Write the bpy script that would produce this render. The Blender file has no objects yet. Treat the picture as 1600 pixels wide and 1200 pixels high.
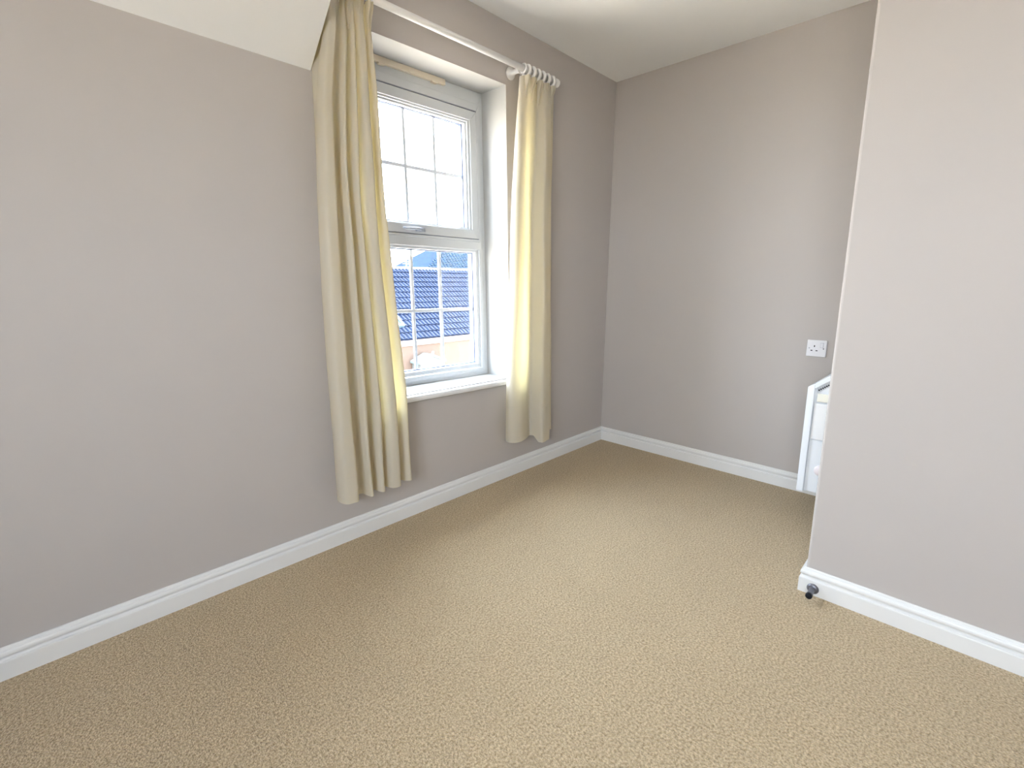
import bpy, bmesh, math, random
from mathutils import Vector, Matrix
random.seed(4)
sc = bpy.context.scene
COL = sc.collection

# ------------------------------------------------------------------ camera
CAM = Vector((0.0, -1.84, 1.1256))
yaw, pitch, roll = 0.7788, -0.1685, 0.0040
fw = Vector((math.sin(yaw)*math.cos(pitch), math.cos(yaw)*math.cos(pitch), math.sin(pitch)))
r0 = fw.cross(Vector((0, 0, 1))).normalized(); u0 = r0.cross(fw)
rr = math.cos(roll)*r0 + math.sin(roll)*u0
uu = -math.sin(roll)*r0 + math.cos(roll)*u0
cd = bpy.data.cameras.new('camera'); cam = bpy.data.objects.new('camera', cd); COL.objects.link(cam)
M = Matrix((rr, uu, -fw)).transposed().to_4x4(); M.translation = CAM
cam.matrix_world = M
cd.sensor_fit = 'HORIZONTAL'; cd.sensor_width = 36
cd.lens = 756.03*36/1600
cd.shift_x = (800-758.2)/1600; cd.shift_y = -(600-570.65)/1600
cd.clip_start = 0.01; cd.clip_end = 300
sc.camera = cam

# ------------------------------------------------------------------ world, sun, exposure
sc.view_settings.view_transform = 'Standard'; sc.view_settings.look = 'None'
sc.view_settings.gamma = 1; sc.view_settings.use_curve_mapping = False
sc.view_settings.exposure = 0.18
SKY = 27.0
w = bpy.data.worlds.new('World'); sc.world = w; w.use_nodes = True
nt = w.node_tree; nt.nodes.clear()
wo = nt.nodes.new('ShaderNodeOutputWorld'); bg = nt.nodes.new('ShaderNodeBackground')
tc = nt.nodes.new('ShaderNodeTexCoord'); sx = nt.nodes.new('ShaderNodeSeparateXYZ')
cr = nt.nodes.new('ShaderNodeValToRGB')
nt.links.new(tc.outputs['Generated'], sx.inputs[0]); nt.links.new(sx.outputs['Z'], cr.inputs[0])
cr.color_ramp.elements[0].position = 0.0; cr.color_ramp.elements[0].color = (0.95, 0.97, 1.0, 1)
cr.color_ramp.elements[1].position = 0.7; cr.color_ramp.elements[1].color = (0.72, 0.83, 1.0, 1)
nt.links.new(cr.outputs[0], bg.inputs[0]); bg.inputs[1].default_value = SKY
nt.links.new(bg.outputs[0], wo.inputs[0])
w.cycles.sampling_method = 'MANUAL'; w.cycles.sample_map_resolution = 512

def portal(name, loc, rot, sx_, sy_):
    l = bpy.data.lights.new(name, 'AREA'); l.shape = 'RECTANGLE'; l.size = sx_; l.size_y = sy_
    l.cycles.is_portal = True
    o = bpy.data.objects.new(name, l); COL.objects.link(o); o.location = loc; o.rotation_euler = rot
    return o
portal('window_portal', (1.58, 0.345, 1.33), (-math.pi/2, 0, 0), 0.98, 1.66)
portal('fill_window_portal', (-1.49, -2.20, 1.40), (0, -math.pi/2, 0), 1.1, 1.5)  # samples sky fill through the added opening in the side wall

sl = bpy.data.lights.new('sun', 'SUN'); sl.energy = 110.0; sl.angle = math.radians(1.0); sl.color = (1.0, 0.88, 0.70)
so = bpy.data.objects.new('sun', sl); COL.objects.link(so)
so.rotation_euler = Vector((-0.78, 0.06, -0.62)).to_track_quat('-Z', 'Y').to_euler()
so.location = (6, -3, 9)
# ------------------------------------------------------------------ materials
def mat(name, col, rough=0.6, spec=0.3, noise=None, bump=None, metal=0.0, mottle=None):
    m = bpy.data.materials.new(name); m.use_nodes = True
    n = m.node_tree; b = n.nodes['Principled BSDF']
    b.inputs['Base Color'].default_value = (*col, 1); b.inputs['Roughness'].default_value = rough
    b.inputs['Specular IOR Level'].default_value = spec; b.inputs['Metallic'].default_value = metal
    t = n.nodes.new('ShaderNodeTexCoord')
    if noise:
        sc_, amt = noise
        nz = n.nodes.new('ShaderNodeTexNoise'); nz.inputs['Scale'].default_value = sc_; nz.inputs['Detail'].default_value = 4
        n.links.new(t.outputs['Object'], nz.inputs['Vector'])
        rp = n.nodes.new('ShaderNodeValToRGB')
        rp.color_ramp.elements[0].position = 0.35; rp.color_ramp.elements[1].position = 0.65
        rp.color_ramp.elements[0].color = (*[c*(1-amt) for c in col], 1)
        rp.color_ramp.elements[1].color = (*[min(1, c*(1+amt)) for c in col], 1)
        n.links.new(nz.outputs['Fac'], rp.inputs[0]); n.links.new(rp.outputs[0], b.inputs['Base Color'])
    if bump:
        sc_, st, dist = bump
        nb = n.nodes.new('ShaderNodeTexNoise'); nb.inputs['Scale'].default_value = sc_; nb.inputs['Detail'].default_value = 3
        n.links.new(t.outputs['Object'], nb.inputs['Vector'])
        bp = n.nodes.new('ShaderNodeBump'); bp.inputs['Strength'].default_value = st; bp.inputs['Distance'].default_value = dist
        n.links.new(nb.outputs['Fac'], bp.inputs['Height']); n.links.new(bp.outputs[0], b.inputs['Normal'])
    return m

M_wall = mat('warm_grey_emulsion', (0.50, 0.463, 0.442), 0.85, 0.15, noise=(1.3, 0.012), bump=(260, 0.12, 0.001))
M_ceil = mat('white_ceiling_paint', (0.90, 0.895, 0.885), 0.9, 0.1, noise=(1.5, 0.01), bump=(220, 0.10, 0.001))
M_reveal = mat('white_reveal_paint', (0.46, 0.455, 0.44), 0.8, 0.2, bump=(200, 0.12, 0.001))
M_gloss = mat('white_gloss_wood', (0.80, 0.795, 0.785), 0.32, 0.5, noise=(6, 0.01))
M_upvc = mat('white_upvc', (0.62, 0.64, 0.66), 0.35, 0.35)
M_cream = mat('cream_plastic', (0.80, 0.70, 0.55), 0.5, 0.4)
M_gasket = mat('grey_gasket', (0.10, 0.13, 0.22), 0.6, 0.3)
M_bar = mat('white_glazing_bar', (0.80, 0.84, 0.90), 0.35, 0.4)
M_handle = mat('satin_handle', (0.40, 0.43, 0.50), 0.35, 0.5)
M_rod = mat('white_lacquer', (0.80, 0.78, 0.77), 0.35, 0.5)
M_sock = mat('white_socket_plastic', (0.82, 0.81, 0.84), 0.3, 0.5)
M_dark = mat('dark_slot', (0.02, 0.02, 0.025), 0.6, 0.2)
M_heat = mat('white_heater_enamel', (0.80, 0.83, 0.87), 0.35, 0.5)
M_knob = mat('pinkish_white_knob', (0.86, 0.78, 0.80), 0.4, 0.4)
M_metal = mat('brushed_grey_metal', (0.20, 0.20, 0.23), 0.4, 0.5, metal=0.8)
M_rubber = mat('black_rubber', (0.006, 0.006, 0.01), 0.55, 0.3)

def carpet():
    m = bpy.data.materials.new('beige_twist_carpet'); m.use_nodes = True
    n = m.node_tree; b = n.nodes['Principled BSDF']; b.inputs['Roughness'].default_value = 0.95
    b.inputs['Specular IOR Level'].default_value = 0.05
    b.inputs['Sheen Weight'].default_value = 0.25; b.inputs['Sheen Roughness'].default_value = 0.5
    t = n.nodes.new('ShaderNodeTexCoord')
    def noise(s, d=3, r=0.6):
        z = n.nodes.new('ShaderNodeTexNoise'); z.inputs['Scale'].default_value = s; z.inputs['Detail'].default_value = d
        z.inputs['Roughness'].default_value = r; n.links.new(t.outputs['Object'], z.inputs['Vector']); return z
    fine = noise(150, 3, 0.7); mid = noise(26, 3); big = noise(2.2, 3)
    r1 = n.nodes.new('ShaderNodeValToRGB'); e = r1.color_ramp.elements
    e[0].position = 0.32; e[0].color = (0.29, 0.20, 0.10, 1); e[1].position = 0.62; e[1].color = (0.69, 0.55, 0.355, 1)
    n.links.new(fine.outputs['Fac'], r1.inputs[0])
    mx = n.nodes.new('ShaderNodeMix'); mx.data_type = 'RGBA'; mx.blend_type = 'MULTIPLY'; mx.inputs[0].default_value = 1
    r2 = n.nodes.new('ShaderNodeValToRGB'); e = r2.color_ramp.elements
    e[0].position = 0.3; e[0].color = (0.90, 0.89, 0.88, 1); e[1].position = 0.65; e[1].color = (1.0, 1.0, 1.0, 1)
    ad = n.nodes.new('ShaderNodeMath'); ad.operation = 'ADD'
    n.links.new(mid.outputs['Fac'], ad.inputs[0]); n.links.new(big.outputs['Fac'], ad.inputs[1])
    hf = n.nodes.new('ShaderNodeMath'); hf.operation = 'MULTIPLY'; hf.inputs[1].default_value = 0.5
    n.links.new(ad.outputs[0], hf.inputs[0]); n.links.new(hf.outputs[0], r2.inputs[0])
    n.links.new(r1.outputs[0], mx.inputs[6]); n.links.new(r2.outputs[0], mx.inputs[7])
    n.links.new(mx.outputs[2], b.inputs['Base Color'])
    v = n.nodes.new('ShaderNodeTexVoronoi'); v.inputs['Scale'].default_value = 210; n.links.new(t.outputs['Object'], v.inputs['Vector'])
    a2 = n.nodes.new('ShaderNodeMath'); a2.operation = 'ADD'
    n.links.new(fine.outputs['Fac'], a2.inputs[0])
    m3 = n.nodes.new('ShaderNodeMath'); m3.operation = 'MULTIPLY'; m3.inputs[1].default_value = -0.6
    n.links.new(v.outputs['Distance'], m3.inputs[0]); n.links.new(m3.outputs[0], a2.inputs[1])
    bp = n.nodes.new('ShaderNodeBump'); bp.inputs['Strength'].default_value = 0.8; bp.inputs['Distance'].default_value = 0.006
    n.links.new(a2.outputs[0], bp.inputs['Height']); n.links.new(bp.outputs[0], b.inputs['Normal'])
    return m
M_carpet = carpet()

def cloth():
    m = bpy.data.materials.new('cream_curtain_cotton'); m.use_nodes = True
    n = m.node_tree; n.nodes.clear()
    o = n.nodes.new('ShaderNodeOutputMaterial'); d = n.nodes.new('ShaderNodeBsdfDiffuse'); tr = n.nodes.new('ShaderNodeBsdfTranslucent')
    mx = n.nodes.new('ShaderNodeMixShader'); mx.inputs[0].default_value = 0.37
    d.inputs['Color'].default_value = (0.69, 0.66, 0.60, 1); tr.inputs['Color'].default_value = (0.95, 0.80, 0.38, 1)
    t = n.nodes.new('ShaderNodeTexCoord'); z = n.nodes.new('ShaderNodeTexNoise'); z.inputs['Scale'].default_value = 420
    n.links.new(t.outputs['Object'], z.inputs['Vector'])
    z2 = n.nodes.new('ShaderNodeTexNoise'); z2.inputs['Scale'].default_value = 14; z2.inputs['Detail'].default_value = 3
    n.links.new(t.outputs['Object'], z2.inputs['Vector'])
    b1 = n.nodes.new('ShaderNodeBump'); b1.inputs['Strength'].default_value = 0.15; b1.inputs['Distance'].default_value = 0.001
    b2 = n.nodes.new('ShaderNodeBump'); b2.inputs['Strength'].default_value = 0.25; b2.inputs['Distance'].default_value = 0.006
    n.links.new(z.outputs['Fac'], b1.inputs['Height']); n.links.new(z2.outputs['Fac'], b2.inputs['Height'])
    n.links.new(b1.outputs[0], b2.inputs['Normal']); n.links.new(b2.outputs[0], d.inputs['Normal'])
    n.links.new(d.outputs[0], mx.inputs[1]); n.links.new(tr.outputs[0], mx.inputs[2]); n.links.new(mx.outputs[0], o.inputs[0])
    return m
M_cloth = cloth()

def glass():
    m = bpy.data.materials.new('clear_pane_glass'); m.use_nodes = True
    n = m.node_tree; n.nodes.clear()
    o = n.nodes.new('ShaderNodeOutputMaterial'); t = n.nodes.new('ShaderNodeBsdfTransparent'); g = n.nodes.new('ShaderNodeBsdfGlossy')
    t.inputs[0].default_value = (0.95, 0.975, 0.985, 1); g.inputs['Roughness'].default_value = 0.02
    mx = n.nodes.new('ShaderNodeMixShader'); mx.inputs[0].default_value = 0.04
    n.links.new(t.outputs[0], mx.inputs[1]); n.links.new(g.outputs[0], mx.inputs[2]); n.links.new(mx.outputs[0], o.inputs[0])
    return m
M_glass = glass()
M_tile = mat('blue_slate_tiles', (0.0045, 0.0085, 0.021), 0.7, 0.03, noise=(9, 0.25))
M_tile2 = mat('far_slate_tiles', (0.0045, 0.0125, 0.026), 0.8, 0.03, noise=(5, 0.35))
M_peach = mat('peach_render', (0.066, 0.046, 0.036), 0.9, 0.1, noise=(3, 0.04))
M_extw = mat('pale_render', (0.07, 0.075, 0.075), 0.9, 0.1, bump=(60, 0.2, 0.003))
M_fascia = mat('pale_fascia', (0.13, 0.10, 0.085), 0.6, 0.3)
M_sky = mat('skylight_glass', (0.03, 0.05, 0.06), 0.3, 0.1)
M_ground = mat('outdoor_paving', (0.42, 0.37, 0.31), 0.9, 0.1, noise=(2, 0.1))
M_lead = mat('grey_aerial_metal', (0.35, 0.38, 0.42), 0.5, 0.4, metal=0.5)

# ------------------------------------------------------------------ helpers
def link(name, bm, m, parent=None, smooth=False, bevel=None):
    me = bpy.data.meshes.new(name); bmesh.ops.recalc_face_normals(bm, faces=bm.faces); bm.to_mesh(me); bm.free()
    if m: me.materials.append(m)
    o = bpy.data.objects.new(name, me); COL.objects.link(o)
    if parent: o.parent = parent
    if smooth:
        for p in me.polygons: p.use_smooth = True
    if bevel:
        bv = o.modifiers.new('bevel', 'BEVEL'); bv.width = bevel[0]; bv.segments = bevel[1]; bv.limit_method = 'ANGLE'
        bv.angle_limit = math.radians(35)
    return o
def tag(o, label=None, cat=None, group=None, kind=None):
    if label: o['label'] = label
    if cat: o['category'] = cat
    if group: o['group'] = group
    if kind: o['kind'] = kind
    return o
def thing(name, label, cat, loc=(0, 0, 0), group=None):
    o = bpy.data.objects.new(name, None); COL.objects.link(o); o.location = loc; o.empty_display_size = 0.05
    return tag(o, label, cat, group)
def box(bm, a, b, f=None):
    """axis box between corners a and b, optional vertex mapping f"""
    vs = [Vector((x, y, z)) for x in (a[0], b[0]) for y in (a[1], b[1]) for z in (a[2], b[2])]
    if f: vs = [Vector(f(v)) for v in vs]
    v = [bm.verts.new(p) for p in vs]
    for q in ((0, 1, 3, 2), (4, 6, 7, 5), (0, 4, 5, 1), (2, 3, 7, 6), (0, 2, 6, 4), (1, 5, 7, 3)):
        bm.faces.new([v[i] for i in q])
def lathe(bm, prof, origin, axis, seg=24):
    """prof = list of (distance along axis, radius)"""
    ax = Vector(axis).normalized(); o = Vector(origin)
    s = ax.cross(Vector((0, 0, 1)) if abs(ax.z) < 0.9 else Vector((1, 0, 0))).normalized(); t = ax.cross(s)
    rings = []
    for d, r in prof:
        if r < 1e-6: rings.append([bm.verts.new(o+ax*d)])
        else: rings.append([bm.verts.new(o+ax*d+(s*math.cos(2*math.pi*k/seg)+t*math.sin(2*math.pi*k/seg))*r) for k in range(seg)])
    for A, B in zip(rings, rings[1:]):
        for k in range(seg):
            k2 = (k+1) % seg
            if len(A) == 1 and len(B) == 1: continue
            if len(A) == 1: bm.faces.new([A[0], B[k], B[k2]])
            elif len(B) == 1: bm.faces.new([A[k], A[k2], B[0]])
            else: bm.faces.new([A[k], A[k2], B[k2], B[k]])
    if len(rings[0]) > 1: bm.faces.new(rings[0][::-1])
    if len(rings[-1]) > 1: bm.faces.new(rings[-1])
def torus(bm, c, axis, R, r, n=28, k=12):
    ax = Vector(axis).normalized(); s = ax.cross(Vector((0, 0, 1))).normalized(); t = ax.cross(s)
    g = []
    for i in range(n):
        a = 2*math.pi*i/n; d = s*math.cos(a)+t*math.sin(a)
        g.append([bm.verts.new(Vector(c)+d*(R+r*math.cos(2*math.pi*j/k))+ax*r*math.sin(2*math.pi*j/k)) for j in range(k)])
    for i in range(n):
        for j in range(k):
            bm.faces.new([g[i][j], g[(i+1) % n][j], g[(i+1) % n][(j+1) % k], g[i][(j+1) % k]])
def poly(bm, pts): return bm.faces.new([bm.verts.new(p) for p in pts])
def struct(name, bm, m, **k): return tag(link(name, bm, m, **k), kind='structure')

# ------------------------------------------------------------------ room dimensions
XB, H, XC, YC = 3.0099, 2.4197, 2.0048, -1.5082
XL, YN = -1.35, -3.45                      # side wall and wall behind the camera
XD, ZE = 0.903, 1.8962                     # dormer cheek, eaves height of the sloping ceiling
YT = -(H-ZE)*1.02                          # where the slope reaches the flat ceiling
def W(v):
    """the slightly out-of-square window opening"""
    x, y, z = v
    return (x+0.038*(2.127-z), y, z+(x-1.56)*0.0147*((z-1.36)/0.76))
RX0, RX1, RZ0, RZ1 = 1.165, 1.955, 0.597, 2.121   # opening in the wall
FY0, FY1, OY = 0.172, 0.242, 0.335                # frame front, frame back, outer face of the wall
OX0, OX1, OZ0, OZ1 = 1.125, 1.962, 0.60, 2.13     # outer opening

# ------------------------------------------------------------------ floor, ceilings, walls
bm = bmesh.new(); box(bm, (XL-0.15, YN-0.15, -0.12), (XB+0.15, 0.335, 0.0))
struct('floor', bm, M_carpet)
bm = bmesh.new()
poly(bm, [(XD, 0, H), (XB, 0, H), (XB, YN, H), (XD, YN, H)])
poly(bm, [(XL, YT, H), (XD, YT, H), (XD, YN, H), (XL, YN, H)])
poly(bm, [(XL-.15, .335, H+.15), (XB+.15, .335, H+.15), (XB+.15, YN-.15, H+.15), (XL-.15, YN-.15, H+.15)])
struct('ceiling', bm, M_ceil)
bm = bmesh.new()                           # sloping roof soffit left of the dormer, with the dormer's cheek
n = 10
for i in range(n):
    a, b = i/n, (i+1)/n
    poly(bm, [(XL, YT*a, ZE+(H-ZE)*a), (XD, YT*a, ZE+(H-ZE)*a), (XD, YT*b, ZE+(H-ZE)*b), (XL, YT*b, ZE+(H-ZE)*b)])
poly(bm, [(XD, 0.0, ZE), (XD, YT, H), (XD, 0.0, H)])
bmesh.ops.remove_doubles(bm, verts=bm.verts, dist=1e-5)
struct('ceiling_slope', bm, M_ceil)

bm = bmesh.new()                           # wall with the dormer window
def hole(y, x0, x1, z0, z1, X0, X1, Z0, Z1):
    P = lambda x, z: (x, y, z)
    a, b, c, d = [W((x, y, z)) for x, z in ((x0, z0), (x1, z0), (x1, z1), (x0, z1))]
    A, B, C_, D = P(X0, Z0), P(X1, Z0), P(X1, Z1), P(X0, Z1)
    for q in ((A, B, b, a), (B, C_, c, b), (C_, D, d, c), (D, A, a, d)): poly(bm, q)
    return a, b, c, d
i = hole(0, RX0, RX1, RZ0, RZ1, XD, XB, 0, H)
poly(bm, [(XL, 0, 0), (XD, 0, 0), (XD, 0, ZE), (XL, 0, ZE)])
bmesh.ops.remove_doubles(bm, verts=bm.verts, dist=1e-5)
wl = struct('wall_left', bm, M_wall)
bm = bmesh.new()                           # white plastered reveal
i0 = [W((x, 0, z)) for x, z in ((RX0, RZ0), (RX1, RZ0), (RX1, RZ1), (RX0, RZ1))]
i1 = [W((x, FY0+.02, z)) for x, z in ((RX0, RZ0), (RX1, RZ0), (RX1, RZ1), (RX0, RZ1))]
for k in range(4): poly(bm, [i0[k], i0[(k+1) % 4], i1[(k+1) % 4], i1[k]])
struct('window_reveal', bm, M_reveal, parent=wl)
bm = bmesh.new()                           # outside skin and outer reveal
o = hole(OY, OX0, OX1, OZ0, OZ1, XL-.15, XB+.15, -3.0, H+.15)
o1 = [W((x, FY1-.03, z)) for x, z in ((OX0, OZ0), (OX1, OZ0), (OX1, OZ1), (OX0, OZ1))]
for k in range(4): poly(bm, [o[k], o[(k+1) % 4], o1[(k+1) % 4], o1[k]])
struct('outer_skin', bm, M_extw, parent=wl)

bm = bmesh.new(); box(bm, (XB, YN-.15, 0), (XB+.15, .335, H+.15)); struct('wall_back', bm, M_wall)
bm = bmesh.new(); box(bm, (XC, YN-.15, 0), (XB, YC, H)); struct('wall_right', bm, M_wall, bevel=(0.009, 3))
bm = bmesh.new(); box(bm, (XL-.15, YN-.15, 0), (XC, YN, H+.15)); struct('wall_front', bm, M_wall)
bm = bmesh.new()                           # side wall behind the camera, with an added, unseen opening for fill light
box(bm, (XL-.15, YN, 0), (XL, -2.80, H+.15)); box(bm, (XL-.15, -1.45, 0), (XL, .335, H+.15))
box(bm, (XL-.15, -2.80, 0), (XL, -1.45, 0.9)); box(bm, (XL-.15, -2.80, 1.9), (XL, -1.45, H+.15))
struct('wall_side', bm, M_wall)
w2 = tag(thing('fill_window', None, None), kind='structure')  # window added out of view to light the left and right walls
bm = bmesh.new()
for a, b in (((-2.80, .90), (-2.75, 1.9)), ((-1.50, .90), (-1.45, 1.9)), ((-2.75, .90), (-1.50, .95)), ((-2.75, 1.85), (-1.50, 1.9)), ((-2.17, .95), (-2.13, 1.85))):
    box(bm, (XL-.12, a[0], a[1]), (XL-.06, b[0], b[1]))
link('window_frame', bm, M_upvc, w2)  # frame of the added fill opening, panes follow
for a, b in ((-2.75, -2.17), (-2.13, -1.50)):
    bm = bmesh.new(); box(bm, (XL-.092, a, .95), (XL-.086, b, 1.85)); link('pane', bm, M_glass, w2)

# ------------------------------------------------------------------ skirting boards
PROF = [(0, 0), (.0165, 0), (.0165, .053), (.0155, .0565), (.0100, .0575), (.0075, .0600), (.0072, .0635), (.0100, .0675),
        (.0142, .0715), (.0148, .0760), (.0140, .0805), (.0118, .0842), (.0080, .0855), (.0072, .0880), (.0066, .0915), (.0045, .0940), (0, .0942)]
def skirting(name, segs):
    bm = bmesh.new()
    for (p0, p1, nrm, e0, e1) in segs:      # e0/e1: +1 outside corner, -1 inside corner, 0 square end
        p0, p1, nrm = Vector(p0), Vector(p1), Vector(nrm); d = (p1-p0).normalized()
        A = [bm.verts.new(Vector((*(p0+nrm*t-d*t*e0), z))) for t, z in PROF]
        B = [bm.verts.new(Vector((*(p1+nrm*t+d*t*e1), z))) for t, z in PROF]
        for k in range(len(PROF)-1): bm.faces.new([A[k], A[k+1], B[k+1], B[k]])
        bm.faces.new(A); bm.faces.new(B[::-1])
    return struct(name, bm, M_gloss)
skirting('baseboard_left', [((XL, 0), (XB, 0), (0, -1), -1, -1)])
skirting('baseboard_back', [((XB, 0), (XB, YC), (-1, 0), -1, -1)])
skirting('baseboard_right', [((XB, YC), (XC, YC), (0, 1), -1, 1), ((XC, YC), (XC, YN), (-1, 0), 1, -1)])

# ------------------------------------------------------------------ window
win = tag(thing('window_1', None, None), kind='structure')
win.location = (0, 0, 0)
def ring(bm, x0, x1, z0, z1, t, y0, y1, tl=None, tr=None, tt=None, tb=None):
    """a mitred frame ring with outer size x0..x1, z0..z1"""
    tl = tl or t; tr = tr or t; tt = tt or t; tb = tb or t
    O = [(x0, z0), (x1, z0), (x1, z1), (x0, z1)]; I = [(x0+tl, z0+tb), (x1-tr, z0+tb), (x1-tr, z1-tt), (x0+tl, z1-tt)]
    for k in range(4):
        k2 = (k+1) % 4
        vs = [bm.verts.new(W((p[0], y, p[1]))) for y in (y0, y1) for p in (O[k], O[k2], I[k2], I[k])]
        for q in ((0, 1, 2, 3), (7, 6, 5, 4), (0, 4, 5, 1), (1, 5, 6, 2), (2, 6, 7, 3), (3, 7, 4, 0)):
            bm.faces.new([vs[j] for j in q])
ZT0, ZT1 = 1.303, 1.362                    # transom
GX0, GX1 = 1.272, 1.829                    # upper glass
LX0, LX1 = 1.212, 1.882                    # lower glass
bm = bmesh.new()                           # outer frame (steps), head extension, transom
ring(bm, RX0, RX1, RZ0-.004, RZ1, .038, FY0+.006, FY1, tt=.075)
ring(bm, RX0+.030, RX1-.030, RZ0+.02, RZ1-.060, .022, FY0, FY1-.01, tt=.038)
box(bm, (RX0+.05, FY0-.001, ZT0+.004), (RX1-.05, FY1-.01, ZT1), W)
box(bm, (RX0+.045, FY0-.006, ZT1-.012), (RX1-.045, FY0+.004, ZT1), W)
link('window_frame', bm, M_upvc, win, bevel=(.0022, 2))
bm = bmesh.new()                           # beading of the fixed lower light
ring(bm, LX0-.022, LX1+.022, RZ0+.046, ZT0+.012, .022, FY0+.010, FY0+.030)
ring(bm, LX0-.012, LX1+.012, RZ0+.058, ZT0+.002, .012, FY0+.020, FY0+.036)
link('glazing_bead', bm, M_upvc, win, bevel=(.002, 2))
bm = bmesh.new()
ring(bm, LX0-.004, LX1+.004, RZ0+.066, ZT0-.006, .008, FY0+.036, FY0+.060)
link('gasket', bm, M_gasket, win)
# opening sash
SZ0, SZ1 = ZT1+.004, 2.016
bm = bmesh.new()
ring(bm, GX0-.070, GX1+.070, SZ0, SZ1, .046, FY0-.004, FY1-.012)
ring(bm, GX0-.026, GX1+.026, SZ0+.036, SZ1-.040, .015, FY0+.004, FY0+.030)
ring(bm, GX0-.012, GX1+.012, SZ0+.046, SZ1-.052, .012, FY0+.014, FY0+.036)
sash = link('sash', bm, M_upvc, win, bevel=(.002, 2))
bm = bmesh.new(); ring(bm, GX0-.004, GX1+.004, SZ0+.052, SZ1-.058, .008, FY0+.036, FY0+.060)
link('gasket', bm, M_gasket, sash)
bm = bmesh.new(); ring(bm, GX0-.0745, GX1+.0745, SZ0-.0035, SZ1+.0045, .0045, FY0+.002, FY1-.03)
link('seal', bm, mat('grey_seal', (.20, .22, .28), .6), sash)
# handle on the sash's bottom rail
bm = bmesh.new()
hx, hz, hy = 1.472, SZ0+.020, FY0-.004
box(bm, (hx-.008, hy-.010, hz-.009), (hx+.045, hy, hz+.010), W)
lathe(bm, [(0, .0085), (.016, .0085), (.020, .006)], W((hx+.010, hy, hz)), (0, -1, 0), 16)
pts = [(hx+.014, hz+.001, .0070), (hx-.01, hz+.003, .0068), (hx-.04, hz+.001, .0062), (hx-.075, hz-.001, .0055), (hx-.092, hz+.001, .0045)]
prev = None
for x, z, r in pts:
    rg = [bm.verts.new(W((x, hy-.020+r*.8*math.cos(a), z+r*math.sin(a)))) for a in [2*math.pi*k/10 for k in range(10)]]
    if prev:
        for k in range(10): bm.faces.new([prev[k], prev[(k+1) % 10], rg[(k+1) % 10], rg[k]])
    else: bm.faces.new(rg)
    prev = rg
bm.faces.new(prev[::-1])
link('handle', bm, M_handle, sash, smooth=True)
# glazing bars and panes
def light(x0, x1, z0, z1, parent, fx):
    yb0, yb1 = FY0+.040, FY0+.052
    xs = [x0] + fx + [x1]; zm = (z0+z1)/2; b = .0085
    for x in fx:
        bm = bmesh.new(); box(bm, (x-b, yb0, z0), (x+b, yb1, z1), W)
        link('glazing_bar', bm, M_bar, parent, bevel=(.0015, 1))
    bm = bmesh.new(); box(bm, (x0, yb0-.0006, zm-b), (x1, yb1+.0006, zm+b), W)
    link('glazing_bar', bm, M_bar, parent, bevel=(.0015, 1))
    for xa, xb in zip(xs, xs[1:]):
        for za, zb in ((z0, zm), (zm, z1)):
            xa_ = xa+(b if xa in fx else 0); xb_ = xb-(b if xb in fx else 0)
            za_ = za+(b if za == zm else 0); zb_ = zb-(b if zb == zm else 0)
            bm = bmesh.new(); box(bm, (xa_, yb0+.003, za_), (xb_, yb1-.003, zb_), W)
            link('pane', bm, M_glass, parent)
light(GX0, GX1, SZ0+.056, SZ1-.062, sash, [1.456, 1.641])
light(LX0, LX1, RZ0+.070, ZT0-.010, win, [1.462, 1.648])
# cream trickle vent along the head
bm = bmesh.new()
vx0, vx1 = 1.20, 1.688
box(bm, (vx0, FY0-.012, RZ1-.027), (vx1, FY0+.006, RZ1-.001), W)
for x in (1.30, 1.60): box(bm, (x, FY0-.015, RZ1-.034), (x+.035, FY0+.004, RZ1-.025), W)
link('trickle_vent', bm, M_cream, win, bevel=(.0015, 1))
# sill board
bm = bmesh.new()
sv = [(-.026, .0), (-.030, -.004), (-.032, -.013), (-.030, -.022), (-.026, -.026), (FY0+.012, -.026), (FY0+.012, .0)]
ends = []
for x in (1.135, 2.003):
    ends.append([bm.verts.new((x+ (0.0 if y < 0 else 0), y, RZ0+.004+z-(x-1.14)*.0175)) for y, z in sv])
A, B = ends
for k in range(len(sv)): bm.faces.new([A[k], A[(k+1) % len(sv)], B[(k+1) % len(sv)], B[k]])
bm.faces.new(A[::-1]); bm.faces.new(B)
link('window_sill', bm, M_gloss, win)

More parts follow.
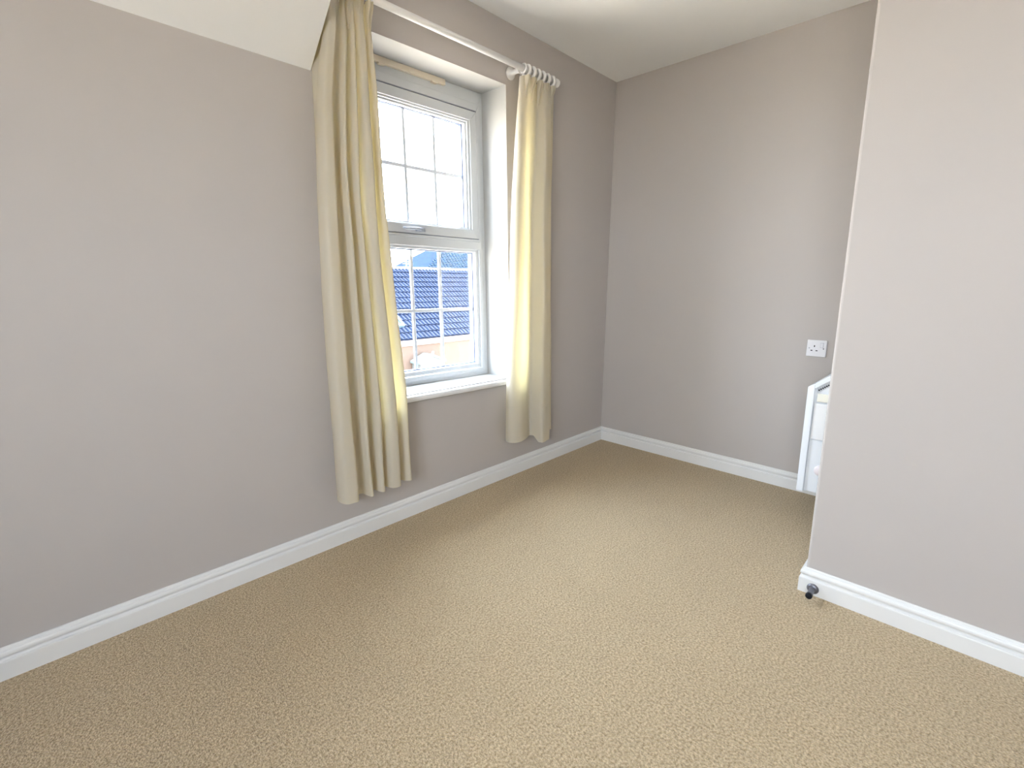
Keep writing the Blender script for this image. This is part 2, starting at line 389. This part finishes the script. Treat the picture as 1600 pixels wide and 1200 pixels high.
# ------------------------------------------------------------------ curtains
def catmull(P, n):
    out = []
    Q = [P[0]] + P + [P[-1]]
    for i in range(1, len(Q)-2):
        for k in range(n):
            t = k/n; a, b, c, d = Q[i-1], Q[i], Q[i+1], Q[i+2]
            out.append(tuple(0.5*((2*b[j])+(-a[j]+c[j])*t+(2*a[j]-5*b[j]+4*c[j]-d[j])*t*t+(-a[j]+3*b[j]-3*c[j]+d[j])*t**3) for j in range(2)))
    out.append(P[-1]); return out
def lerpt(tab, z):
    if z >= tab[0][0]: return tab[0][1]
    for (z0, v0), (z1, v1) in zip(tab, tab[1:]):
        if z >= z1: return v0+(v1-v0)*(z0-z)/(z0-z1)
    return tab[-1][1]
def curtain_sheet(path, left, right, amp, yc, ztop, zbot, rows, hemdrop=None, wob=0.004, ret=None):
    """path in hem coordinates (s, y); left/right/amp/yc are tables over z. Returns a grid of points."""
    g = []
    pp = catmull(path, 7)
    for r in range(rows+1):
        v = r/rows
        row = []
        for j, (s, y) in enumerate(pp):
            wallpt = max(0.0, min(1.0, (y+.030)/.022)) if ret else 0.0
            zb = zbot + (hemdrop(s, y) if hemdrop else 0)
            z = ztop+(zb-ztop)*v
            L, R_, a, c = lerpt(left, z), lerpt(right, z), lerpt(amp, z), lerpt(yc, z)
            s2 = s + 0.012*math.sin(6*s+5.2*z)*min(1, (ztop-z)*1.5)*(1-s)*s*4
            x = L+(R_-L)*s2
            yy = c+(y+0.09)*a + wob*math.sin(9*s+7*z)*math.sin(4.1*z+2*s)
            if wallpt > 0:
                x = x*(1-wallpt)+lerpt(ret, z)*wallpt; yy = yy*(1-wallpt)-.004*wallpt
            row.append(Vector((x, yy, z)))
        g.append(row)
    return g
def sheet_mesh(name, g, m, parent, r0=0, r1=None, off=0.0, thick=0.0016):
    r1 = len(g)-1 if r1 is None else r1
    bm = bmesh.new(); V = [[bm.verts.new(p+Vector((0, off, 0))) for p in row] for row in g[r0:r1+1]]
    for a, b in zip(V, V[1:]):
        for k in range(len(a)-1): bm.faces.new([a[k], a[k+1], b[k+1], b[k]])
    o = link(name, bm, m, parent, smooth=True)
    return o
ROD_Y, ROD_Z = -0.092, 2.184
# left curtain
hp = [(.910, -.006), (.918, -.008), (.925, -.032), (.893, -.065), (.884, -.105), (.895, -.141), (.925, -.147), (.945, -.142), (.953, -.118), (.960, -.092), (.980, -.080), (.996, -.088),
      (.999, -.115), (1.006, -.138), (1.020, -.136), (1.026, -.110), (1.034, -.088), (1.048, -.078), (1.057, -.090), (1.060, -.120), (1.072, -.140), (1.086, -.130), (1.096, -.098),
      (1.104, -.084), (1.111, -.104), (1.122, -.135), (1.150, -.142), (1.166, -.125), (1.176, -.085), (1.190, -.075), (1.205, -.105), (1.225, -.118), (1.240, -.095), (1.238, -.060)]
path = [((x-.884)/.356, y) for x, y in hp]
left = [(2.20, .925), (2.02, .918), (1.90, .895), (1.77, .8775), (1.55, .865), (1.10, .8595), (.75, .868), (.24, .884)]
right = [(2.20, 1.105), (2.06, 1.110), (1.84, 1.126), (1.41, 1.146), (1.05, 1.184), (.63, 1.228), (.24, 1.243)]
ampL = [(2.20, .30), (2.10, .38), (1.95, .60), (1.7, .80), (1.2, .92), (.24, 1.0)]
ycL = [(2.20, -.092), (1.9, -.090), (.24, -.088)]
cl = thing('curtain', 'long cream curtain hanging left of the window, glowing yellow between its folds', 'curtain', (1.05, -.09, .23))
cl.location = (0, 0, 0)
gL = curtain_sheet(path, left, right, ampL, ycL, 2.151, .236, 120, ret=[(2.2, .906), (1.45, .906), (.9, .925), (.24, .94)])
sheet_mesh('curtain_panel', gL, M_cloth, cl, 0, 113)
sheet_mesh('hem', gL, M_cloth, cl, 113, 120, -.0006)
# right curtain
hp = [(1.932, -.050), (1.928, -.080), (1.945, -.105), (1.985, -.112), (2.03, -.100), (2.075, -.085), (2.110, -.070), (2.128, -.072), (2.136, -.100), (2.146, -.140), (2.165, -.146),
      (2.200, -.138), (2.232, -.130), (2.242, -.112), (2.244, -.080), (2.256, -.062), (2.285, -.072), (2.310, -.080), (2.320, -.060)]
path = [((x-1.93)/.39, y) for x, y in hp]
left = [(2.17, 1.975), (2.05, 1.972), (1.6, 1.945), (1.1, 1.938), (.60, 1.925), (.24, 1.932)]
right = [(2.17, 2.250), (1.9, 2.252), (1.4, 2.262), (.9, 2.285), (.24, 2.318)]
ampR = [(2.17, .40), (2.05, .50), (1.8, .75), (1.2, .95), (.24, 1.0)]
ycR = [(2.17, -.092), (.24, -.090)]
crt = thing('curtain', 'shorter looking cream curtain bunched right of the window, below a row of white rings', 'curtain')
gR = curtain_sheet(path, left, right, ampR, ycR, 2.151, .240, 110, wob=0.003, hemdrop=lambda s, y: -.034*max(0, min(1, (-y-.09)/.03))*max(0, min(1, (s-.45)*12)))
sheet_mesh('curtain_panel', gR, M_cloth, crt, 0, 98)
sheet_mesh('hem', gR, M_cloth, crt, 98, 110, -.0006)
# pinch pleats standing up into the rings
def pleats(xs, parent, zt, w_=.013):
    for x in xs:
        bm = bmesh.new()
        segs = 7
        prev = None
        for r in range(segs+1):
            t = r/segs; z = zt-.115*t
            d = .030*(1-t)**.6*(0.55+.45*math.sin(3.1*min(1, t*1.6+.25)))+.002; hw = w_*(1-.55*t)
            cy = ROD_Y-.006
            prof = [(-hw, 0), (-hw*.8, -d*.75), (-hw*.35, -d), (-hw*.12, -d*.55), (hw*.12, -d*.55), (hw*.4, -d), (hw*.85, -d*.75), (hw, 0)]
            row = [bm.verts.new((x+a, cy+b, z)) for a, b in prof]
            if prev:
                for k in range(len(row)-1): bm.faces.new([prev[k], prev[k+1], row[k+1], row[k]])
            prev = row
        link('pinch_pleat', bm, M_cloth, parent, smooth=True)
pleats([2.000, 2.045, 2.098, 2.150, 2.200], crt, 2.153)
pleats([.960, 1.010, 1.055, 1.095], cl, 2.153)

# ------------------------------------------------------------------ curtain pole, bracket, rings
pole = thing('curtain_pole', 'white round curtain pole running across above the window', 'curtain pole')
bm = bmesh.new(); lathe(bm, [(0, .013), (0, .0142), (1.315, .0142), (1.315, .013)], (.925, ROD_Y, ROD_Z-.006), (1, 0, .0075), 24)
link('rod', bm, M_rod, pole, smooth=False)
for p in pole.children:
    for f in p.data.polygons: f.use_smooth = len(f.vertices) == 4
def rodz(x): return ROD_Z-.006+(x-.925)*.0075
bm = bmesh.new(); xf = 2.236
lathe(bm, [(0, .016), (.003, .020), (.010, .0225), (.020, .0225), (.027, .020), (.031, .012), (.032, 0)], (xf, ROD_Y, rodz(xf)), (1, 0, 0), 24)
link('finial', bm, M_rod, pole, smooth=True)
def bracket(x):
    bm = bmesh.new()
    lathe(bm, [(0, .031), (.004, .0315), (.009, .029), (.014, .021), (.022, .0145), (.040, .012), (.058, .0135), (.066, .019), (.072, .0235)], (x, -.0005, rodz(x)), (0, -1, 0), 28)
    link('bracket', bm, M_rod, pole, smooth=True)
    bm = bmesh.new(); torus(bm, (x, ROD_Y, rodz(x)), (1, 0, 0), .0195, .0052, 24, 10)
    link('bracket_cup', bm, M_rod, pole, smooth=True)
bracket(1.985)
bracket(.96)
names = ['white curtain ring nearest the bracket, first of six along the pole', 'second white curtain ring from the bracket at the right curtain',
         'third white curtain ring counted from the bracket above the right curtain', 'fourth white curtain ring counted from the bracket above the right curtain',
         'fifth white curtain ring from the bracket, next to last before the end cap',
         'white curtain ring touching the end cap of the pole']
for k, x in enumerate([2.012, 2.050, 2.089, 2.128, 2.168, 2.210]):
    rg = thing('curtain_ring', names[k], 'curtain ring', group='white rings over the right curtain')
    bm = bmesh.new(); torus(bm, (x, ROD_Y, rodz(x)-.0055), (1, 0.10*random.uniform(-1, 1), 0), .0245, .0082, 30, 12)
    link('ring', bm, M_rod, rg, smooth=True)
    bm = bmesh.new(); torus(bm, (x, ROD_Y, rodz(x)-.0405), (0, 1, 0), .0042, .0013, 14, 8)
    link('eyelet', bm, M_metal, rg, smooth=True)

# ------------------------------------------------------------------ wall socket
sy0, sz1, sw, sh = -1.2250, .8375, .0870, .0870
def SP(fx, fy, d=0): return Vector((XB-d, sy0-fx*sw, sz1-fy*sh))
sk = thing('wall_socket', 'white square single power socket with rocker switch on the back wall', 'wall socket')
bm = bmesh.new(); a = SP(0, 0, 0); b = SP(1, 1, .0095); box(bm, (min(a.x, b.x), b.y, b.z), (max(a.x, b.x), a.y, a.z))
link('face_plate', bm, M_sock, sk, bevel=(.003, 3))
def sbox(fx, fy, fw_, fh, d0, d1, name, m, bev=None):
    bm = bmesh.new(); a = SP(fx-fw_/2, fy-fh/2, d0); b = SP(fx+fw_/2, fy+fh/2, d1)
    box(bm, (min(a.x, b.x), b.y, b.z), (max(a.x, b.x), a.y, a.z)); return link(name, bm, m, sk, bevel=bev)
sbox(.39, .37, .055, .105, .0090, .0099, 'pin_hole', M_dark)
sbox(.26, .635, .10, .055, .0090, .0099, 'pin_hole', M_dark)
sbox(.52, .635, .10, .055, .0090, .0099, 'pin_hole', M_dark)
sbox(.765, .30, .165, .31, .0090, .0098, 'switch_surround', mat('socket_groove', (.5, .5, .55), .5), None)
rk = sbox(.765, .30, .135, .27, .0092, .0130, 'rocker_switch', M_sock, (.0015, 2))
for fx, fy, c in ((.13, .50, (.35, .35, .38)), (.86, .50, (.10, .10, .13))):
    bm = bmesh.new(); lathe(bm, [(0, .0030), (.0012, .0028), (.0014, 0)], SP(fx, fy, .0090), (-1, 0, 0), 14)
    link('screw', bm, mat('screw_head', c, .4, metal=.5), sk)

# ------------------------------------------------------------------ storage heater on the return of the right wall, end panel facing the room
hx0, hx1 = 2.50, 2.93
yb, yf = YC+.002, -1.3520                  # back against the wall, front
hz0, hz1, hzb = .195, .677, .800
ht = thing('storage_heater', 'white wall heater with sloping top tucked behind the right wall corner', 'heater')
zs = lambda y: hz1+(yf-y)*(hzb-hz1)/(yf-yb)*1.0   # sloping top line
def prism(bm, outline, x0, x1):
    A = [bm.verts.new((x0, y, z)) for y, z in outline]; B = [bm.verts.new((x1, y, z)) for y, z in outline]
    for k in range(len(A)): bm.faces.new([A[k], A[(k+1) % len(A)], B[(k+1) % len(A)], B[k]])
    bm.faces.new(A[::-1]); bm.faces.new(B)
bm = bmesh.new()
prism(bm, [(yb, hz0), (yf, hz0), (yf, hz1), (yb, zs(yb))], hx0+.004, hx1)
body = link('body', bm, M_heat, ht, bevel=(.005, 3))
# raised edge casing around the end panel
bm = bmesh.new()
t = .026
prism(bm, [(yf+.0005, hz0-.001), (yf+.0005, hz1+.001), (yf-t, hz1+.001+zs(yf-t)-hz1-.002), (yf-t, hz0-.001)], hx0-.010, hx0+.03)
link('casing_edge', bm, M_heat, ht, bevel=(.003, 3))
bm = bmesh.new()
y0_, y1_ = yf-t, yb+.004
prism(bm, [(y0_, zs(y0_)-.026), (y0_, zs(y0_)-.001), (y1_, zs(y1_)-.001), (y1_, zs(y1_)-.026)], hx0-.010, hx0+.03)
link('casing_edge', bm, M_heat, ht, bevel=(.003, 3))
bm = bmesh.new(); box(bm, (hx0-.003, yb+.004, hz0+.250), (hx0+.002, yf-t-.003, hz1-.070))
link('end_panel', bm, mat('pale_panel', (.84, .84, .85), .4, .4), ht, bevel=(.002, 2))
bm = bmesh.new(); box(bm, (hx0-.001, yb+.004, hz0+.006), (hx0+.002, yf-t-.001, hz0+.244))
link('lower_panel', bm, M_heat, ht, bevel=(.001, 2))
bm = bmesh.new(); box(bm, (hx0-.008, yb+.01, hz1-.060), (hx0+.002, yf-t-.012, hz1-.024))
tag(link('control_cover', bm, mat('cream_cover', (.86, .84, .74), .4, .4), ht, bevel=(.003, 3)), 'cream control cover')
for k in range(7):                          # dark vent slots under the sloping top
    y = yf-t-.012-.0066*k; z = zs(y)-.040
    bm = bmesh.new(); box(bm, (hx0-.0008, y-.0042, z-.0030), (hx0+.004, y, z+.0030))
    link('vent_slot', bm, M_dark, ht)
bm = bmesh.new(); box(bm, (hx0-.001, yf-t-.075, zs(yf-t-.065)-.075), (hx0+.003, yf-t-.060, zs(yf-t-.065)-.055))
link('rating_plate', bm, mat('grey_print', (.45, .45, .5), .5), ht)
bm = bmesh.new(); lathe(bm, [(0, .024), (.010, .023), (.014, .018), (.015, 0)], (hx0, -1.433, hz0+.112), (-1, 0, 0), 24)
tag(link('control_knob', bm, M_knob, ht, smooth=True), 'pinkish white round knob')

# ------------------------------------------------------------------ door stop on the right skirting
ds = thing('door_stop', 'small grey door stop with black rubber tip fixed to the right skirting', 'door stop', (0, 0, 0))
sx_, sy_, sz_ = XC-.0162, -1.5385, .0265
bm = bmesh.new(); lathe(bm, [(0, .0185), (.003, .0190), (.006, .0165), (.009, .0125)], (sx_, sy_, sz_), (-1, 0, 0), 24)
link('flange', bm, M_metal, ds, smooth=True)
bm = bmesh.new(); lathe(bm, [(.006, .0105), (.012, .0095), (.050, .0090), (.054, .0098)], (sx_, sy_, sz_), (-1, 0, 0), 20)
link('stem', bm, M_metal, ds, smooth=True)
bm = bmesh.new(); lathe(bm, [(.053, .0105), (.062, .0108), (.066, .0100), (.068, .0080), (.068, 0)], (sx_, sy_, sz_), (-1, 0, 0), 20)
tag(link('rubber_tip', bm, M_rubber, ds, smooth=True), 'black rubber tip')

# ------------------------------------------------------------------ outside: the neighbouring houses
bm = bmesh.new(); poly(bm, [(-40, .4, -3.0), (70, .4, -3.0), (70, 90, -3.0), (-40, 90, -3.0)]); poly(bm, [(-40, -40, -3.0), (-1.6, -40, -3.0), (-1.6, .4, -3.0), (-40, .4, -3.0)])
struct('ground', bm, M_ground)
def tiled(bm, ex0, ex1, Y0, Z0, Y1, Z1, courses, period, hipfn=None, amp=.030, sub=6):
    """wavy interlocking tiles laid in courses from the eave (Y0,Z0) to the ridge (Y1,Z1)"""
    ny, nz = -(Z1-Z0), (Y1-Y0); L = math.hypot(ny, nz); ny, nz = ny/L, nz/L
    for c in range(courses):
        t0, t1 = c/courses, (c+1)/courses+.01
        xa, xb = (ex0, ex1) if not hipfn else hipfn((t0+t1)/2)
        n = max(2, int((xb-xa)/period*sub)); lo = []; hi = []; lip = []
        jit = random.uniform(-.004, .004)
        for k in range(n+1):
            x = xa+(xb-xa)*k/n; wv = amp*abs(math.sin(math.pi*x/period))
            h0 = .034+wv+jit; h1 = .004+wv
            lo.append(bm.verts.new((x, Y0+(Y1-Y0)*t0+ny*h0, Z0+(Z1-Z0)*t0+nz*h0)))
            hi.append(bm.verts.new((x, Y0+(Y1-Y0)*t1+ny*h1, Z0+(Z1-Z0)*t1+nz*h1)))
            lip.append(bm.verts.new((x, Y0+(Y1-Y0)*t0, Z0+(Z1-Z0)*t0)))
        for k in range(n):
            bm.faces.new([lo[k], lo[k+1], hi[k+1], hi[k]]); bm.faces.new([lip[k], lip[k+1], lo[k+1], lo[k]])
h1 = thing('house', 'peach rendered house with a blue grey tiled roof seen low in the window', 'house')
EY, EZ, RY, RZ = 8.0, -.278, 10.4, 1.535
bm = bmesh.new(); box(bm, (3.0, EY+.02, -3.0), (16.0, 12.6, EZ-.12)); link('wall', bm, M_peach, h1)
bm = bmesh.new(); tiled(bm, 2.8, 16.2, EY-.02, EZ, RY, RZ, 13, .125)
tag(link('roof_tiles', bm, M_tile, h1), kind='stuff')
bm = bmesh.new(); prism(bm, [(EY, EZ-.03), (RY, RZ-.03), (2*RY-EY, EZ-.03)], 2.8, 16.2); link('roof_deck', bm, M_tile, h1)
bm = bmesh.new()
lathe(bm, [(0, .07), (13.4, .07)], (2.8, RY, RZ-.01), (1, 0, 0), 12); link('ridge_tiles', bm, mat('pale_ridge', (.04, .055, .075), .7), h1)
bm = bmesh.new(); box(bm, (2.8, EY-.02, EZ-.15), (16.2, EY+.02, EZ-.01)); link('fascia', bm, M_fascia, h1)
# skylight lying in the roof slope
L_ = math.hypot(RY-EY, RZ-EZ); dy, dz = (RY-EY)/L_, (RZ-EZ)/L_
def onroof(x, s, h): return (x, EY+dy*s-dz*h, EZ+dz*s+dy*h)
def rbox(bm, x0, x1, s0, s1, h0, h1_): box(bm, (x0, s0, h0), (x1, s1, h1_), lambda v: onroof(v[0], v[1], v[2]))
bm = bmesh.new()
vx0, vx1, s0, s1 = 6.35, 7.13, .42, 1.02
for a in ((vx0, vx0+.06, s0, s1), (vx1-.06, vx1, s0, s1), (vx0+.06, vx1-.06, s0, s0+.07), (vx0+.06, vx1-.06, s1-.06, s1)): rbox(bm, a[0], a[1], a[2], a[3], .0, .11)
svl = link('skylight', bm, mat('skylight_frame', (.05, .075, .09), .4), h1)
bm = bmesh.new(); rbox(bm, vx0+.06, vx1-.06, s0+.07, s1-.06, .06, .09); link('pane', bm, M_sky, svl)
# pale gabled porch against the peach wall
h3 = thing('porch', 'small white gabled porch roof at the foot of the peach wall outside', 'porch')
px_, pz_ = 7.47, -.635
bm = bmesh.new()
for sg in (-1, 1):
    vs = [(px_, 7.58, pz_), (px_, 7.975, pz_), (px_+sg*.42, 7.975, pz_-.17), (px_+sg*.42, 7.58, pz_-.17)]
    A = [bm.verts.new(v) for v in vs]; B = [bm.verts.new((v[0], v[1], v[2]-.05)) for v in vs]
    bm.faces.new(A); bm.faces.new(B[::-1])
    for k in range(4): bm.faces.new([A[k], A[(k+1) % 4], B[(k+1) % 4], B[k]])
link('roof', bm, mat('pale_lead', (.07, .10, .105), .6), h3)
bm = bmesh.new()
A = [bm.verts.new(v) for v in ((px_, 7.62, pz_-.03), (px_+.38, 7.62, pz_-.19), (px_-.38, 7.62, pz_-.19))]
B = [bm.verts.new((v.co.x, 7.66, v.co.z)) for v in A]
bm.faces.new(A); bm.faces.new(B[::-1])
for k in range(3): bm.faces.new([A[k], A[(k+1) % 3], B[(k+1) % 3], B[k]])
link('gable', bm, M_extw, h3)
bm = bmesh.new(); lathe(bm, [(0, .02), (.03, .035), (.07, .03), (.09, 0)], (px_, 7.60, pz_-.01), (0, 0, 1), 12); link('finial', bm, M_fascia, h3)
bm = bmesh.new(); box(bm, (px_-.36, 7.64, -3.0), (px_+.36, 7.975, pz_-.19)); link('wall', bm, M_extw, h3)
# taller house behind with a steep hipped roof
h2 = thing('house', 'taller house behind with a steep blue grey hipped roof, upper right in the lower window', 'house')
A0 = Vector((12.83, 15.94, .848)); D = Vector((1.14, .60, .653)); T = 4.3
tY1, tZ1 = A0.y+D.y*T, A0.z+D.z*T
bm = bmesh.new()
tiled(bm, 0, 0, A0.y, A0.z, tY1, tZ1, 34, .2, hipfn=lambda t: (A0.x+D.x*T*t, 27.0))
tag(link('roof_tiles', bm, M_tile2, h2), kind='stuff')
bm = bmesh.new(); tp = A0+D*T
v = [bm.verts.new(p) for p in ((A0.x, A0.y, A0.z-.02), (27, A0.y, A0.z-.02), (27, tp.y, tp.z-.03), (tp.x, tp.y, tp.z-.03), (A0.x, 2*tp.y-A0.y, A0.z-.02), (27, 2*tp.y-A0.y, A0.z-.02))]
for q in ((0, 1, 2, 3), (3, 2, 5, 4), (0, 3, 4), (0, 4, 5, 1), (1, 5, 2)): bm.faces.new([v[k] for k in q])
link('roof_deck', bm, M_tile2, h2)
bm = bmesh.new(); box(bm, (A0.x+.2, A0.y+.25, -3.0), (26.8, 2*tp.y-A0.y-.25, A0.z-.02)); link('wall', bm, M_peach, h2)
# aerial on the near ridge
ar = thing('aerial', 'tiny aerial standing on the ridge of the tiled roof', 'aerial')
ax_ = 8.73
bm = bmesh.new(); lathe(bm, [(0, .016), (.20, .012)], (ax_, RY, RZ+.05), (0, 0, 1), 8); link('mast', bm, M_lead, ar)
for k, zz in enumerate((.10, .16)):
    bm = bmesh.new(); box(bm, (ax_-.12+.03*k, RY-.01, RZ+.05+zz-.008), (ax_+.12-.03*k, RY+.01, RZ+.05+zz+.008)); link('crossbar', bm, M_lead, ar)
